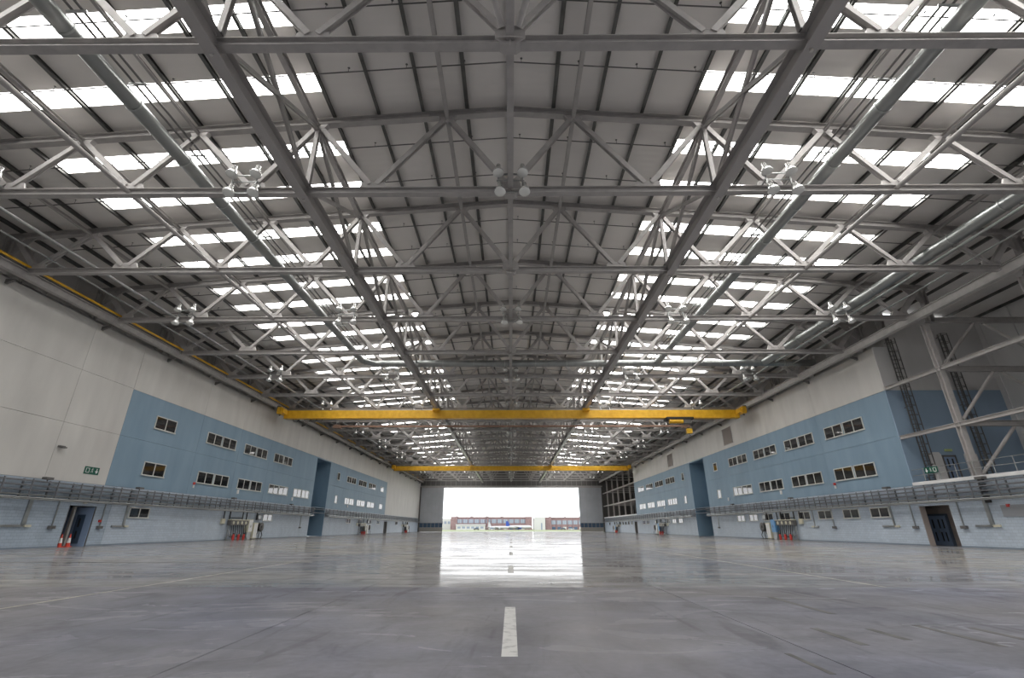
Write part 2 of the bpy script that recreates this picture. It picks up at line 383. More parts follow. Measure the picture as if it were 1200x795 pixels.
# ------------------------------------------------------------------ roof
RLY = []
for n in range(-3, 22):
    for d in (2.5, 6.25):
        y = Y0 + BAY * n + d
        if y < YF - 1: RLY.append(y)
def slope_box(q, x0, x1, y0, y1, t, dz=0):
    v = []
    for x, y in ((x0, y0), (x1, y0), (x1, y1), (x0, y1)): v.append((x, y, zr(x) + dz))
    v += [(p[0], p[1], p[2] + t) for p in v[:4]]
    return q.add(v, [(0, 3, 2, 1), (4, 5, 6, 7), (0, 1, 5, 4), (1, 2, 6, 5), (2, 3, 7, 6), (3, 0, 4, 7)])
q = MB()
for a, c in ((-38.3, -28.6), (-10.4, 0), (0, 10.4), (28.6, 38.3)): slope_box(q, a, c, YB - .4, YF + .4, .12)
slope_box(q, 38.3, 48, YB - .4, 44.7, .12); slope_box(q, 38.3, 48, 145, YF + .4, .12)
ceil = tag(q.build('ceiling', roof_m), kind='structure')
HW = .58
ed = [YB - .4]
hw = lambda y: HW if y < 72 else .43
for y in RLY: ed += [y - hw(y), y + hw(y)]
ed.append(YF + .4)
for sx in (-1, 1):
    x0, x1 = sorted((sx * 10.4, sx * 28.6))
    for a, c in zip(ed[::2], ed[1::2]): slope_box(MB(), x0, x1, a, c, .12).build('roof_sheet', roof_m, ceil)
vis = [y for y in RLY if y > 10]
for sx in (-1, 1):
    rest = MB()
    for k in range(7):
        x0, x1 = sorted((sx * (10.4 + 2.6 * k), sx * (13 + 2.6 * k))); x0 += .05; x1 -= .05
        pv = lambda y0, y1: [(x0, y0, zr(x0) + .03), (x1, y0, zr(x1) + .03), (x1, y1, zr(x1) + .03), (x0, y1, zr(x0) + .03)]
        mes = {h: MB().add(pv(-h, h), [(0, 3, 2, 1)]).mesh('rooflight', rl[sx]) for h in (HW, .43)}
        for y in RLY:
            if y in vis[:21]: inst('rooflight', mes[hw(y)], ceil, (0, y, 0))
            else: rest.add(pv(y - hw(y), y + hw(y)), [(0, 3, 2, 1)])
    rest.build('rooflight', rl[sx], ceil)['kind'] = 'stuff'
# zed purlins running the length of the hall
for k in range(-14, 15):
    x = k * 2.6; z = zr(x); q = MB(); s_ = 1 if k >= 0 else -1
    q.box(x - .015, x + .015, YB, YF, z - .3, z); q.box(x, x - .17 * s_, YB, YF, z - .305, z - .285); q.box(x - .09, x + .09, YB, YF, z - .02, z)
    q.build('purlin', purl_m, ceil)
for k in range(15, 19):
    x = k * 2.6; z = zr(x)
    for a, c in ((YB, 44.6), (145.3, YF)): MB().box(x - .05, x + .05, a, c, z - .25, z).build('purlin', purl_m, ceil)

# ------------------------------------------------------------------ roof trusses
BN = [0, 7.6, 14.3, 21.1, 27.9, 34.4]; TN = [3.7, 11.2, 18.1, 24.7, 31.1, 36.6]
def make_truss():
    t = empty('roof_truss')
    MB().ibeam((-34.8, 0, ZC), (34.8, 0, ZC), .38, .4).build('bottom_chord', steel, t)
    for sx in (-1, 1):
        MB().ibeam((0, 0, zt(0)), (sx * 37.6, 0, zt(37.6)), .4, .42).build('top_chord', steel, t)
        for i in range(6):
            a = (sx * BN[i], 0, ZC + .25); c = (sx * TN[i], 0, zt(TN[i]) - .2)
            def trim(p, r_, d):
                p, r_ = Vector(p), Vector(r_); return p + (r_ - p).normalized() * d
            wd = .27 if i < 5 else .36
            MB().ibeam(trim(a, c, .3), trim(c, a, .15), wd, wd, (0, 1, 0), t=.03).build('diagonal', steel_lt, t)
            if i < 5:
                e = (sx * BN[i + 1], 0, ZC + .25)
                MB().ibeam(trim(c, e, .15), trim(e, c, .3), wd, wd, (0, 1, 0), t=.03).build('diagonal', steel_lt, t)
            x = sx * TN[i]; z = zt(TN[i]) - .17
            MB().plate([(x - .55, 0, z), (x + .55, 0, z), (x + .38, 0, z - .3), (x - .38, 0, z - .3)], (0, 1, 0), .3).build('gusset', steel_lt, t)
            if i:
                x = sx * BN[i]; z = ZC + .2; h = .42 if i != 4 else .5; wq = .75 if i != 4 else .95
                MB().plate([(x - wq, 0, z), (x + wq, 0, z), (x + wq * .8, 0, z + h), (x - wq * .8, 0, z + h)], (0, 1, 0), .12).build('gusset', steel_lt, t)
        MB().ibeam((sx * 11.25, 0, ZC + .2), (sx * 11.25, 0, zt(11.25) - .35), .24, .24, (0, 1, 0), t=.03).build('post', steel_lt, t)
        MB().ibeam((sx * 36.9, 0, 18.2), (sx * 36.9, 0, zt(36.9) - .15), .45, .45, (1, 0, 0)).build('end_post', steel, t)
        MB().plate([(sx * 36.7, 0, zt(36.7) - .2), (sx * 35.2, 0, zt(35.2) - .2), (sx * 36.7, 0, zt(36.7) - 1.6)], (0, 1, 0), .08).build('haunch', steel, t)
    q = MB(); q.plate([(.62 * math.cos(R(22.5 + 45 * i)), 0, ZC + .18 + .55 * math.sin(R(22.5 + 45 * i))) for i in range(8)], (0, 1, 0), .44)
    q.build('gusset', steel, t)
    q = MB(); q.plate([(-.5, -.32, ZC - .1), (0, -.5, ZC - .28), (.5, -.32, ZC - .1), (0, -.26, ZC)], (0, 0, 1), .03); q.box(-.03, .03, -.3, -.21, ZC - .4, ZC + .7)
    q.build('splice_plate', steel_lt, t)
    return t
tr0 = make_truss()
tr0.location = (0, TY[0], 0)
for i, y in enumerate(TY):
    t = tr0 if i == 0 else copy_tree(tr0, None, (0, y, 0))
    n = i - 3
    if n < 0: lab = 'grey steel roof truss behind the viewpoint, %s from the back wall' % ORD[i]
    else: lab = 'grey steel roof truss spanning the hall, %s one counted from the viewer' % ORD[n]
    tag(t, lab, 'roof truss', 'roof trusses spanning the hangar')

# longitudinal members, one top-level object per line
def longi(name, label, cat, builder, mats, group=None):
    q = MB(); builder(q); return tag(q.build(name, mats), label, cat, group)
longi('tie_beam', 'straight grey box tie down the middle under the ridge', 'beam', lambda q: q.ibeam((0, YB, ZC), (0, YF, ZC), .3, .3), steel)
SIDE = {-1: 'left', 1: 'right'}
gloss_m = mat('worn_girder_paint', (.38, .36, .348), .25)
for sx in (-1, 1):
    o = empty('runway_girder')
    tag(o, 'deep dark suspended crane girder running lengthwise, %s of the centre' % SIDE[sx], 'girder', 'suspended runway girders')
    x = sx * 11.25
    MB().ibeam((x, YB + .6, 18.5), (x, YF - .6, 18.5), .52, .85, t=.05).build('lower_girder', gloss_m, o)
    MB().ibeam((x, YB + .6, zt(x) - .45), (x, YF - .6, zt(x) - .45), .3, .4).build('upper_girder', steel, o)
    me1 = MB().ibeam((x, .2, 18.9), (x, BAY - .3, zt(x) - .6), .2, .2, (1, 0, 0), t=.03).mesh('lattice', steel_lt)
    me2 = MB().ibeam((x, .3, zt(x) - .6), (x, BAY - .2, 18.9), .2, .2, (1, 0, 0), t=.03).mesh('lattice', steel)
    me3 = MB().plate([(x - .3, -.35, 18.92), (x + .3, -.35, 18.92), (x + .3, .35, 18.92), (x - .3, .35, 18.92)], (0, 0, 1), .06).mesh('clamp', steel_dk)
    for y in TY[:-1]: inst('lattice', me1, o, (0, y, 0)); inst('lattice', me2, o, (0, y, 0))
    for y in TY:
        inst('clamp', me3, o, (0, y, 0))
        MB().tube((x, y - .1, 18.07), (x, y - .1, 17.98), .07, 8).build('bolt', steel_lt, o)
    for xx, wd in ((3.7, .22), (18.1, .16), (24.7, .22), (31.1, .2)):
        longi('roof_tie', 'lengthwise roof tie under the top chords, %s side, %s' % (SIDE[sx], {3.7: 'nearest the ridge', 18.1: 'between duct and skylights', 24.7: 'over the outer skylights', 31.1: 'nearest the eaves'}[xx]),
              'tie beam', lambda q: q.ibeam((sx * xx, YB, zt(xx) - .32), (sx * xx, YF, zt(xx) - .32), wd, wd, t=.02), steel, 'lengthwise roof ties')
    longi('bottom_tie', 'round tubular tie along the bottom chords, %s side' % SIDE[sx], 'tie beam', lambda q: q.tube((sx * 21.1, YB, ZC + .05), (sx * 21.1, YF, ZC + .05), .14, 10), steel, 'tubular bottom ties')
    for xx, zz, rr, nm in ((31.4, 19.75, .11, 'outer truss nodes'), (33.5, 19.6, .07, 'eaves')):
        longi('service_pipe', 'long straight service pipe above the bottom chords by the %s, %s side' % (nm, SIDE[sx]), 'pipe', lambda q: q.tube((sx * xx, YB + .1, zz), (sx * xx, YF - .1, zz), rr, 8), galv, 'eaves service pipes')
    # paired conduits on brackets
    o = empty('conduit_run'); tag(o, 'pair of thin conduits below the roof, %s side' % SIDE[sx], 'conduit', 'roof conduit runs')
    for dx in (-.22, .22): MB().tube((sx * 18.7 + dx, YB + .7, zt(18.7) - .75), (sx * 18.7 + dx, YF - .7, zt(18.7) - .75), .06, 6).build('conduit', steel_dk, o)
    me = MB().box(sx * 18.7 - .45, sx * 18.7 + .45, -.04, .04, zt(18.7) - .87, zt(18.7) - .8).mesh('bracket', galv)
    for y in TY[2:]:
        for d in (1.0, 4.6): inst('bracket', me, o, (0, y + d, 0))
# apex braces at the first visible truss
o = empty('apex_brace'); tag(o, 'two short tubes rising from the nearest centre node to the roof', 'bracing')
for sx in (-1, 1): MB().tube((sx * .3, Y0 - .3, ZC + .5), (sx * 3.7, Y0 - BAY + .3, zt(3.7) - .4), .13, 10).build('tube', steel_lt, o)

# ------------------------------------------------------------------ ventilation ducts
duct_m = noise(mat('spiral_duct', (.28, .29, .285), .3, .8), 1.0, (.25, .26, .255), (.31, .32, .315), stretch=(1, .1, 1), detail=2)
def duct(name, label, pts, r, col=duct_m):
    o = empty(name); tag(o, label, 'duct', 'round galvanised ducts')
    for a, c in zip(pts, pts[1:]):
        a, c = Vector(a), Vector(c); L_n = (c - a).length; k = max(1, int(L_n / 3.6)); d = (c - a) / k
        MB().tube(a, c, r, 20, caps=True).build('duct_pipe', col, o)
        if k > 1:
            ring = MB().tube(-d.normalized() * .04, d.normalized() * .04, r + .03, 20).mesh('duct_joint', galv)
            for i in range(1, k): inst('duct_joint', ring, o, a + d * i)
    return o
ZD = 19.75
duct('ventilation_duct', 'long round silver duct along the left half of the roof', [(-17.5, YB, ZD), (-17.5, 52.7, ZD), (-16.3, 53.9, ZD), (-15.5, 53.9, ZD)], .35)
duct('ventilation_duct', 'long round silver duct along the right half of the roof', [(17.4, YB, ZD), (17.4, 53.4, ZD)], .35)
duct('ventilation_duct', 'round silver duct high beside the right wall', [(30.1, YB, ZD), (30.1, 53.4, ZD)], .42)
duct('ventilation_duct', 'thick silver duct crossing the hall below the roof', [(-15.5, 53.9, ZD), (36.2, 53.9, ZD)], .4)

# ------------------------------------------------------------------ sprinkler pipes
for n in range(-1, 21):
    for j, (d, zo) in enumerate(((1.15, .5), (5.35, .5), )):
        y = Y0 + BAY * n + d + (0 if j else .9)
        if n > 12 and j: continue
        o = empty('sprinkler_pipe'); 
        for sx in (-1, 1): MB().tube((0, y, zr(0) - zo), (sx * 35.5, y, zr(35.5) - zo), .035, 5).build('pipe', steel_dk, o)
        if n < 5:
            for k in range(-11, 12):
                x = k * 3.05 + .6; zz = zr(x) - zo
                MB().tube((x, y, zz), (x, y, zz + .28), .015, 4).lathe([(.0, .28), (.07, .3), (.0, .33)], (x, y, zz), 6).build('sprinkler_head', steel_dk, o)
        tag(o, 'thin sprinkler pipe across the roof, %s run %s the %s truss' % (('near', 'far')[j], 'beyond', ORD[n] if n >= 0 else 'overhead unseen'), 'pipe', 'sprinkler pipes under the roof')

# ------------------------------------------------------------------ floodlight clusters
def make_cluster():
    t = empty('floodlight_cluster')
    q = MB(); q.box(-.75, .75, -.42, -.36, .62, .68); q.box(-.75, .75, -.5, -.44, -.62, -.56)
    for x in (-.65, .65): q.box(x - .03, x + .03, -.45, -.38, -.6, 1.1)
    q.box(-.75, .75, -.4, -.34, .22, .27); q.box(-.68, -.62, -.4, .12, .205, .24); q.box(.62, .68, -.4, .12, .205, .24)
    q.build('bracket', galv, t)
    glassy = MATS.get('lamp_glass') or mat('lamp_glass', (.75, .75, .72), .12, spec=1)
    sil = MATS.get('lamp_spun_aluminium') or mat('lamp_spun_aluminium', (.8, .8, .78), .25, .7)
    for (x, y, z) in ((-.65, -.62, .62), (.65, -.62, .62), (-.55, -.62, -.62), (.75, -.62, -.62)):
        M = Matrix.Rotation(R(-14), 3, 'X')
        q = MB(); q.lathe([(0, .62), (.12, .6), (.13, .3), (.16, .26), (.27, .08), (.3, -.06), (.3, -.1)], (x, y, z), 18, 0, M)
        q.lathe([(.3, -.1), (.22, -.16), (.1, -.19), (0, -.2)], (x, y, z), 18, 1, M)
        q.build('lamp', [sil, glassy], t)
    return t
CX = {-28.6: 'far left', -14.4: 'left of centre', 0: 'under the ridge', 14.4: 'right of centre', 28.6: 'far right'}
cl0 = None
for n in [k for k in range(1, 20, 2) if k != 15]:
    for x, nm in CX.items():
        y = Y0 + BAY * n - .2
        if cl0 is None: t = cl0 = make_cluster(); t.location = (x, y, ZC)
        else: t = copy_tree(cl0, None, (x, y, ZC))
        tag(t, 'cluster of four silver floodlights %s on the %s truss' % (nm, ORD[n]), 'floodlight', 'floodlight clusters on the trusses')

# ------------------------------------------------------------------ runway beams on the side walls
for sx in (-1, 1):
    o = empty('runway_beam'); tag(o, 'long grey crane rail beam along the top of the %s wall' % SIDE[sx], 'beam', 'wall runway beams')
    MB().ibeam((sx * 35.05, YB, 18.45), (sx * 35.05, YF, 18.45), .38, .75 if sx > 0 else .62, t=.05).build('beam', steel_lt if sx > 0 else steel, o)
    MB().box(sx * 35.0, sx * 35.1, YB, YF, 18.83, 18.92).build('rail', steel_dk, o)
    me = MB().plate([(sx * 35.3, -.1, 17.95), (sx * 36, -.1, 17.95), (sx * 36, -.1, 17.6)], (0, 1, 0), .2).mesh('bracket', steel_dk)
    for i, y in enumerate(TY):
        if sx > 0 and (y < 44 or y > 145): continue
        inst('bracket', me, o, (0, y, 0))
    if sx < 0: tag(MB().box(-34.75, -34.66, YB, YF, 18.86, 19.02).build('conductor_bar', yellow), 'thin yellow power rail along the left crane beam', 'rail')
    pass

# ------------------------------------------------------------------ overhead cranes
def crane(y, half, d, label, trolley):
    o = empty('overhead_crane', (0, y, 0)); tag(o, label, 'crane', 'yellow overhead cranes')
    zc = 17.42
    MB().bar((-half, 0, zc), (half, 0, zc), .75, d).build('girder', yellow, o)
    MB().bar((-half, 0, zc - d / 2 - .02), (half, 0, zc - d / 2 - .02), .95, .08).build('bottom_flange', yellow, o)
    MB().bar((-half, -.1, zc + d / 2 + .08), (half, -.1, zc + d / 2 + .08), .4, .1).build('walkway', galv, o)
    for sx in (-1, 1):
        q = MB(); q.box(sx * (half - .5), sx * (half + .45), -1.9, 1.9, zc - .1, zc + .55); q.box(sx * (half - .3), sx * (half + .3), -2.1, -1.6, zc - .3, zc + .7)
        e = q.build('end_carriage', yellow, o)
        MB().tube((sx * (half + .1), -1.7, zc + .75), (sx * (half + .5), -1.7, zc + .75), .2, 10).build('wheel', steel_dk, e)
        q = MB(); q.box(sx * 11.25 - .5, sx * 11.25 + .5, -1.3, 1.3, zc + .35, zc + .68); q.build('middle_carriage', yellow, o)
    if trolley:
        h = empty('hoist'); h.parent = o
        MB().box(23.2, 27.2, -.9, .9, zc - d / 2 - .35, zc - d / 2 - .02).build('trolley_frame', black, h)
        MB().tube((23.6, -.6, zc - d / 2 - .65), (25.6, -.6, zc - d / 2 - .65), .32, 12).build('motor', yellow, h)
        MB().box(25.7, 26.8, -.8, .4, zc - d / 2 - .95, zc - d / 2 - .3).build('gear_housing', steel_dk, h)
        q = MB()
        for x in (26.3, 26.7): q.tube((x, -.2, zc - d / 2 - .3), (x, -.2, zc - 2.3), .025, 5)
        q.build('hoist_rope', steel_dk, h)
        q = MB(); q.box(26.1, 26.9, -.45, .05, zc - 2.95, zc - 2.25); q.build('hook_block', yellow, h)
        q = MB(); q.path([(26.5, -.2, zc - 2.95), (26.5, -.2, zc - 3.2), (26.72, -.2, zc - 3.35), (26.5, -.2, zc - 3.55), (26.3, -.2, zc - 3.4)], .05); q.build('hook', steel_dk, h)
        # festoon loops
        q = MB()
        for i in range(5):
            x = -33 + i * .9
            q.path([(x, 0, zc - .7), (x + .2, 0, zc - 1.1), (x + .7, 0, zc - 1.1), (x + .9, 0, zc - .7)], .03, 5)
        q.build('festoon_cable', black, o)
    return o
crane(71.0, 34.3, 1.15, 'yellow overhead crane girder with a hoist, nearer of the two', True)
crane(141.0, 33.7, 1.2, 'yellow overhead crane girder nearer the open doorway', False)
o = empty('service_girder', (0, 81, 0)); tag(o, 'thin brown girder across the hall just beyond the nearer yellow crane', 'girder')
MB().bar((-29.5, 0, 17.62), (29.5, 0, 17.62), .3, .3).build('girder', rust, o)
for sx in (-1, 1): MB().box(sx * 29.2, sx * 30.4, -.5, .5, 17.3, 17.8).build('end_block', rust, o); MB().box(sx * 29.8, sx * 29.95, -.1, .1, 17.8, 18.5).build('hanger', steel, o)

# ------------------------------------------------------------------ windows
wn = [1]
def window_unit(sx, y, z, wd, h, npan, parts=2):
    """one framed unit of npan panes centred at y, z on the wall at sx*36"""
    o = MB(); x0, x1 = sx * 35.93, sx * 36.0; f = .09
    o.box(x0, x1, y - wd / 2, y + wd / 2, z + h / 2 - f, z + h / 2); o.box(sx * 35.88, x1, y - wd / 2 - .05, y + wd / 2 + .05, z - h / 2 - .02, z - h / 2 + f)
    for i in range(npan + 1):
        yy = y - wd / 2 + f / 2 + (wd - f) / npan * i; o.box(x0, x1, yy - f / 2, yy + f / 2, z - h / 2, z + h / 2)
    w_ = tag(o.build('window_%d' % wn[0], frame_m), kind='structure'); wn[0] += 1
    pw = (wd - f) / npan
    for i in range(npan):
        yy = y - wd / 2 + f / 2 + pw * i
        tilt = random.uniform(-.0015, .0015)
        MB().box(sx * 35.97, sx * 36.0, yy + f / 2, yy + pw - f / 2, z - h / 2 + f, z + h / 2 - f).build('pane', glass, w_)
    return w_
def quad(sx, y, z, span, h=1.32):
    u = span / 2 - .1
    for s in (-1, 1): window_unit(sx, y + s * (u / 2 + .1), z, u, h, 2)
ZU, ZL, ZG = 11.42, 6.88, 2.84
for z in (ZU, ZL): window_unit(-1, 49.05, z, 3.15, 1.32, 2)
for y in (59.4, 67.9, 76.5): quad(-1, y, ZU, 6.3)
for y in (59.3, 67.9, 76.5, 85.1): quad(-1, y, ZL, 6.4)
for z in (ZU, ZL): window_unit(-1, 102.35, z, 1.35, 1.5, 1)
for y in (111.0, 119.6, 128.1):
    for z in (ZU, ZL): quad(-1, y, z, 6.3)
for z in (ZU, ZL): window_unit(-1, 138.2, z, 3.1, 1.32, 2)
window_unit(-1, 48.6, ZG - .05, 2.65, .95, 2); window_unit(-1, 74.6, ZG, 2.8, .95, 2)
for y in (112, 120.5, 129, 137, 159, 176): window_unit(-1, y, ZG, 2.8, .95, 2)
for y in (51.65, 60.3, 68.85, 77.5):
    for z in (ZU, ZL): quad(1, y, z, 6.35)
for z in (ZU, ZL): window_unit(1, 86.3, z, 1.45, 1.4, 1)
for z in (ZU, ZL): window_unit(1, 103.4, z, 1.35, 1.5, 1)
for y in (112.0, 120.65, 129.35, 137.85):
    for z in (ZU, ZL): quad(1, y, z, 6.35)
for y in (49.55, 53.75, 58.2, 62.4, 66.85, 71.1, 75.5, 79.6, 108, 112.3, 116.5, 134, 138): window_unit(1, y, ZG, 2.55, .95, 2)
for y in (152, 156, 160, 164, 168, 186): window_unit(1, y, ZG, 1.6, 1.0, 1)
vent_m = mat('vent_taupe', (.3, .26, .235), .6)
# louvred vents in the pale band of the right wall
for y, wd, side in ((79.6, 3.4, 'nearer'), (110.2, 3.4, 'farther')):
    o = empty('wall_louvre', (36, y, 15.65)); tag(o, 'square brown louvred vent high in the right wall, %s one' % side, 'vent', 'wall louvres')
    q = MB(); 
    for a, c in ((-1, -.94), (.94, 1)): q.box(-.08, 0, a * wd / 2, c * wd / 2, -1.35, 1.35)
    q.box(-.08, 0, -wd / 2, wd / 2, 1.28, 1.35); q.box(-.08, 0, -wd / 2, wd / 2, -1.35, -1.28)
    q.build('louvre_frame', steel, o)
    MB().box(-.02, 0, -wd / 2, wd / 2, -1.3, 1.3).build('backing', vent_m, o)
    me = MB().plate([(-.07, -wd / 2 + .1, -.05), (-.07, wd / 2 - .1, -.05), (-.02, wd / 2 - .1, .05), (-.02, -wd / 2 + .1, .05)], (1, 0, .5), .02).mesh('slat', vent_m)
    for i in range(14): inst('slat', me, o, (0, 0, -1.2 + .185 * i))

# ------------------------------------------------------------------ cable ladders along both walls
tray_m = mat('tray_steel', (.2, .205, .22), .45, .3)
def cable_ladder(sx, a, c, label, pale=False):
    o = empty('cable_ladder'); tag(o, label, 'cable tray', 'cable ladders along the walls')
    for z in (3.72, 4.05, 4.38, 4.7):
        for x in (35.25, 35.85): MB().box(sx * (x - .02), sx * (x + .02), a, c, z - .035, z + .035).build('rail', tray_m if z > 3.8 else galv, o)
    q = MB(); y = a
    while y < c:
        for z in (3.72, 4.05, 4.38, 4.7): q.box(sx * 35.27, sx * 35.83, y - .02, y + .02, z - .03, z - .01)
        y += .75
    r_ = q.build('rungs', tray_m, o); r_['kind'] = 'stuff'
    q = MB()
    for z in (3.75, 4.08, 4.41):
        for x in (35.45, 35.7): q.tube((sx * x, a, z), (sx * x, c, z), .028, 5)
    q.build('cable_bundle', black, o)
    q = MB(); q.box(sx * 35.2, sx * 35.28, -.035, .035, 3.55, 4.82); q.box(sx * 35.92, sx * 36, -.05, .05, 3.5, 4.85)
    for z in (3.64, 3.97, 4.3, 4.62): q.box(sx * 35.2, sx * 36, -.018, .018, z - .05, z - .03)
    me = q.mesh('bracket', tray_m)
    y = a + .5
    while y < c: inst('bracket', me, o, (0, y, 0)); y += 2.14
    MB().tube((sx * 35.15, a, 3.5), (sx * 35.15, c, 3.5), .06, 8).build('pipe', galv, o)
    MB().tube((sx * 35.4, a, 3.42), (sx * 35.4, c, 3.42), .05, 8).build('pipe', galv, o)
cable_ladder(-1, YB, 90.1, 'tiered cable ladder on the left wall, nearer length')
cable_ladder(-1, 97.2, 196, 'tiered cable ladder on the left wall, far length beyond the recess')
cable_ladder(1, YB, 91.4, 'tiered cable ladder on the right wall, nearer length')
cable_ladder(1, 98.9, 196, 'tiered cable ladder on the right wall, far length beyond the recess')
for sx, (a, c, _, _2), in ((-1, RL), (1, RR)):
    q = MB()
    for z in (4.0, 4.6): q.tube((sx * 35.5, a - .1, z), (sx * 35.5, c + .1, z), .05, 6)
    tag(q.build('linking_pipe', tray_m), 'two thin pipes bridging the tall dark blue recess, %s wall' % SIDE[sx], 'pipe', 'pipes across the recesses')
# small lamps on top of the ladder
for sx in (-1, 1):
    for k, y in enumerate((37.5, 47.2, 63.8, 80.9)):
        o = empty('wall_lamp', (sx * 35.5, y, 4.75)); tag(o, 'small black lamp above the %s cable ladder, %s from the viewer' % (SIDE[sx], ORD[k]), 'lamp', 'small lamps on the cable ladders')
        MB().box(-.2, .2, -.3, .3, .12, .3).build('lamp_body', steel_dk, o); MB().box(-.03, .03, -.03, .03, 0, .12).build('stem', steel_dk, o)

# wall conduits with outlets
def conduit(sx, y, y2, label, w_=.12):
    o = empty('wall_conduit', (sx * 36, y, 0)); tag(o, label, 'conduit', 'conduit drops on the lower walls')
    q = MB(); q.box(0, -sx * .1, -w_ / 2, w_ / 2, 1.6, 3.6); q.build('drop', galv, o)
    if y2 is not None:
        a, c = sorted((0, y2 - y)); MB().box(0, -sx * .1, a, c, 1.5, 1.66).build('branch', galv, o)
        MB().box(0, -sx * .14, (-.6 if y2 > y else .1), (-.1 if y2 > y else .6), 1.5, 1.66).build('outlet', ivory, o)
    else:
        MB().box(0, -sx * .22, -.3, .2, 1.38, 1.6).build('outlet', steel_dk, o)
conduit(-1, 37.25, 35.3, 'thick conduit with branch at the left edge of the picture', .3)
conduit(-1, 46.95, 45.6, 'conduit with short branch between left doorway and twin window', .22)
conduit(-1, 39.65, None, 'thin conduit dropping to a box just before the left doorway', .06)
conduit(-1, 44.3, None, 'thin conduit dropping to a box just beyond the left doorway', .06)
conduit(1, 38.3, 39.7, 'thick conduit with branch near the right edge of the picture', .3)
conduit(1, 48.05, 49.6, 'conduit with short branch beside the right doorway windows', .14)
conduit(1, 40.75, None, 'thin conduit dropping to a box just before the right doorway', .06)
conduit(1, 45.6, None, 'thin conduit dropping to a box just beyond the right doorway', .06)
conduit(1, 60.6, 59.9, 'thin conduit branching under a right wall window', .08)
conduit(1, 57.0, None, 'thin conduit between two low windows of the right wall', .07)
conduit(-1, 86.5, None, 'thin conduit just before the left recess', .07)
conduit(1, 88.5, None, 'thin conduit just before the right recess', .07)

# ------------------------------------------------------------------ lower doorways
def lobby(sx, op, yext, nm):
    a, c, _, z1 = op
    q = MB(); q.box(sx * 38.3, sx * 38.4, a - 1, yext, 0, 3.4); q.box(sx * 36.5, sx * 38.4, a - 1.1, a - 1, 0, 3.4); q.box(sx * 36.5, sx * 38.4, yext, yext + .1, 0, 3.4); q.box(sx * 36.5, sx * 38.4, a - 1, yext, 3.4, 3.5)
    for yy in (a, c): q.box(sx * 36.02, sx * 36.5, yy - (.1 if yy == a else .04), yy + (.04 if yy == a else .1), 0, z1)
    return q
def door_leaf(nm_i, loc, rz, wd=1.05, h=2.45):
    o = tag(MB().box(-wd / 2, wd / 2, -.03, .03, .02, h).build('door_%d' % nm_i, door_leaf_m, None, loc), kind='structure'); o.rotation_euler.z = rz
    for z0, z1 in ((.35, 1.1), (1.4, 2.15)):
        for x in (-.22, .22): MB().box(x - .07, x + .07, -.04, .04, z0, z1).build('vision_panel', black, o)
    MB().box(-.48, -.38, -.06, -.03, 1.0, 1.25).build('handle', galv, o)
    return o
b_lob = lobby(-1, DL, 46.5, '').build('doorway_lining', steel_dk, wallL)
brown = mat('brown_lining', (.36, .31, .28), .6)
lobby(1, DR, 48.5, '').build('doorway_lining', brown, wallR)
# left: open leaf standing square to the wall, dark slot beside it
q = tag(MB().box(-38.2, -36.05, 43.3, 43.36, 0, 3.1).build('door_5', door_leaf_m), kind='structure')
MB().box(-37.3, -36.6, 43.28, 43.3, .2, 2.5).build('inner_leaf', mat('door_frame_dark', (.05, .08, .13), .4), q)
for z0, z1 in ((.6, 1.2), (1.5, 2.2)): MB().box(-37.05, -36.9, 43.25, 43.28, z0, z1).build('vision_panel', black, q)
for x in (-36.9, -37.5): MB().box(x - .1, x + .1, 42.2, 42.4, 0, 3.1).build('guide_post', steel, wallL)
door_leaf(6, (38.1, 45.35, 0), R(-90)); door_leaf(7, (38.1, 46.42, 0), R(-90))
MB().box(38.15, 38.3, 44.7, 47.1, 0, 2.6).build('door_frame', mat('blue_frame', (.08, .11, .15), .4), wallR)
for sx, wl, op in ((-1, wallL, far_door_L), (1, wallR, far_door_R)):
    MB().box(sx * 36.3, sx * 36.5, op[0], op[1], 0, 3.1).build('dark_doorway', darkgap, wl)
    a, c = op[:2]; q = MB()
    q.box(sx * 35.97, sx * 36.1, a - .12, a, 0, 3.2); q.box(sx * 35.97, sx * 36.1, c, c + .12, 0, 3.2); q.build('door_frame', steel, wl)
# cones in the left doorway
def make_cone():
    o = empty('traffic_cone')
    MB().box(-.2, .2, -.2, .2, 0, .05).build('base', orange, o)
    MB().lathe([(.16, .05), (.135, .3)], n=16).lathe([(.085, .68), (.03, .98), (0, .98)], n=16).build('body', orange, o)
    MB().lathe([(.137, .3), (.087, .68)], n=16).build('white_band', white, o)
    return o
c1 = make_cone(); c1.location = (-36.3, 41.25, 0); tag(c1, 'red and white traffic cone in the left doorway, nearer the wall edge', 'traffic cone', 'cones in the left doorway')
c2 = copy_tree(c1, None, (-36.35, 42.1, 0)); c2['label'] = 'red and white traffic cone in the left doorway, beside the blue door'

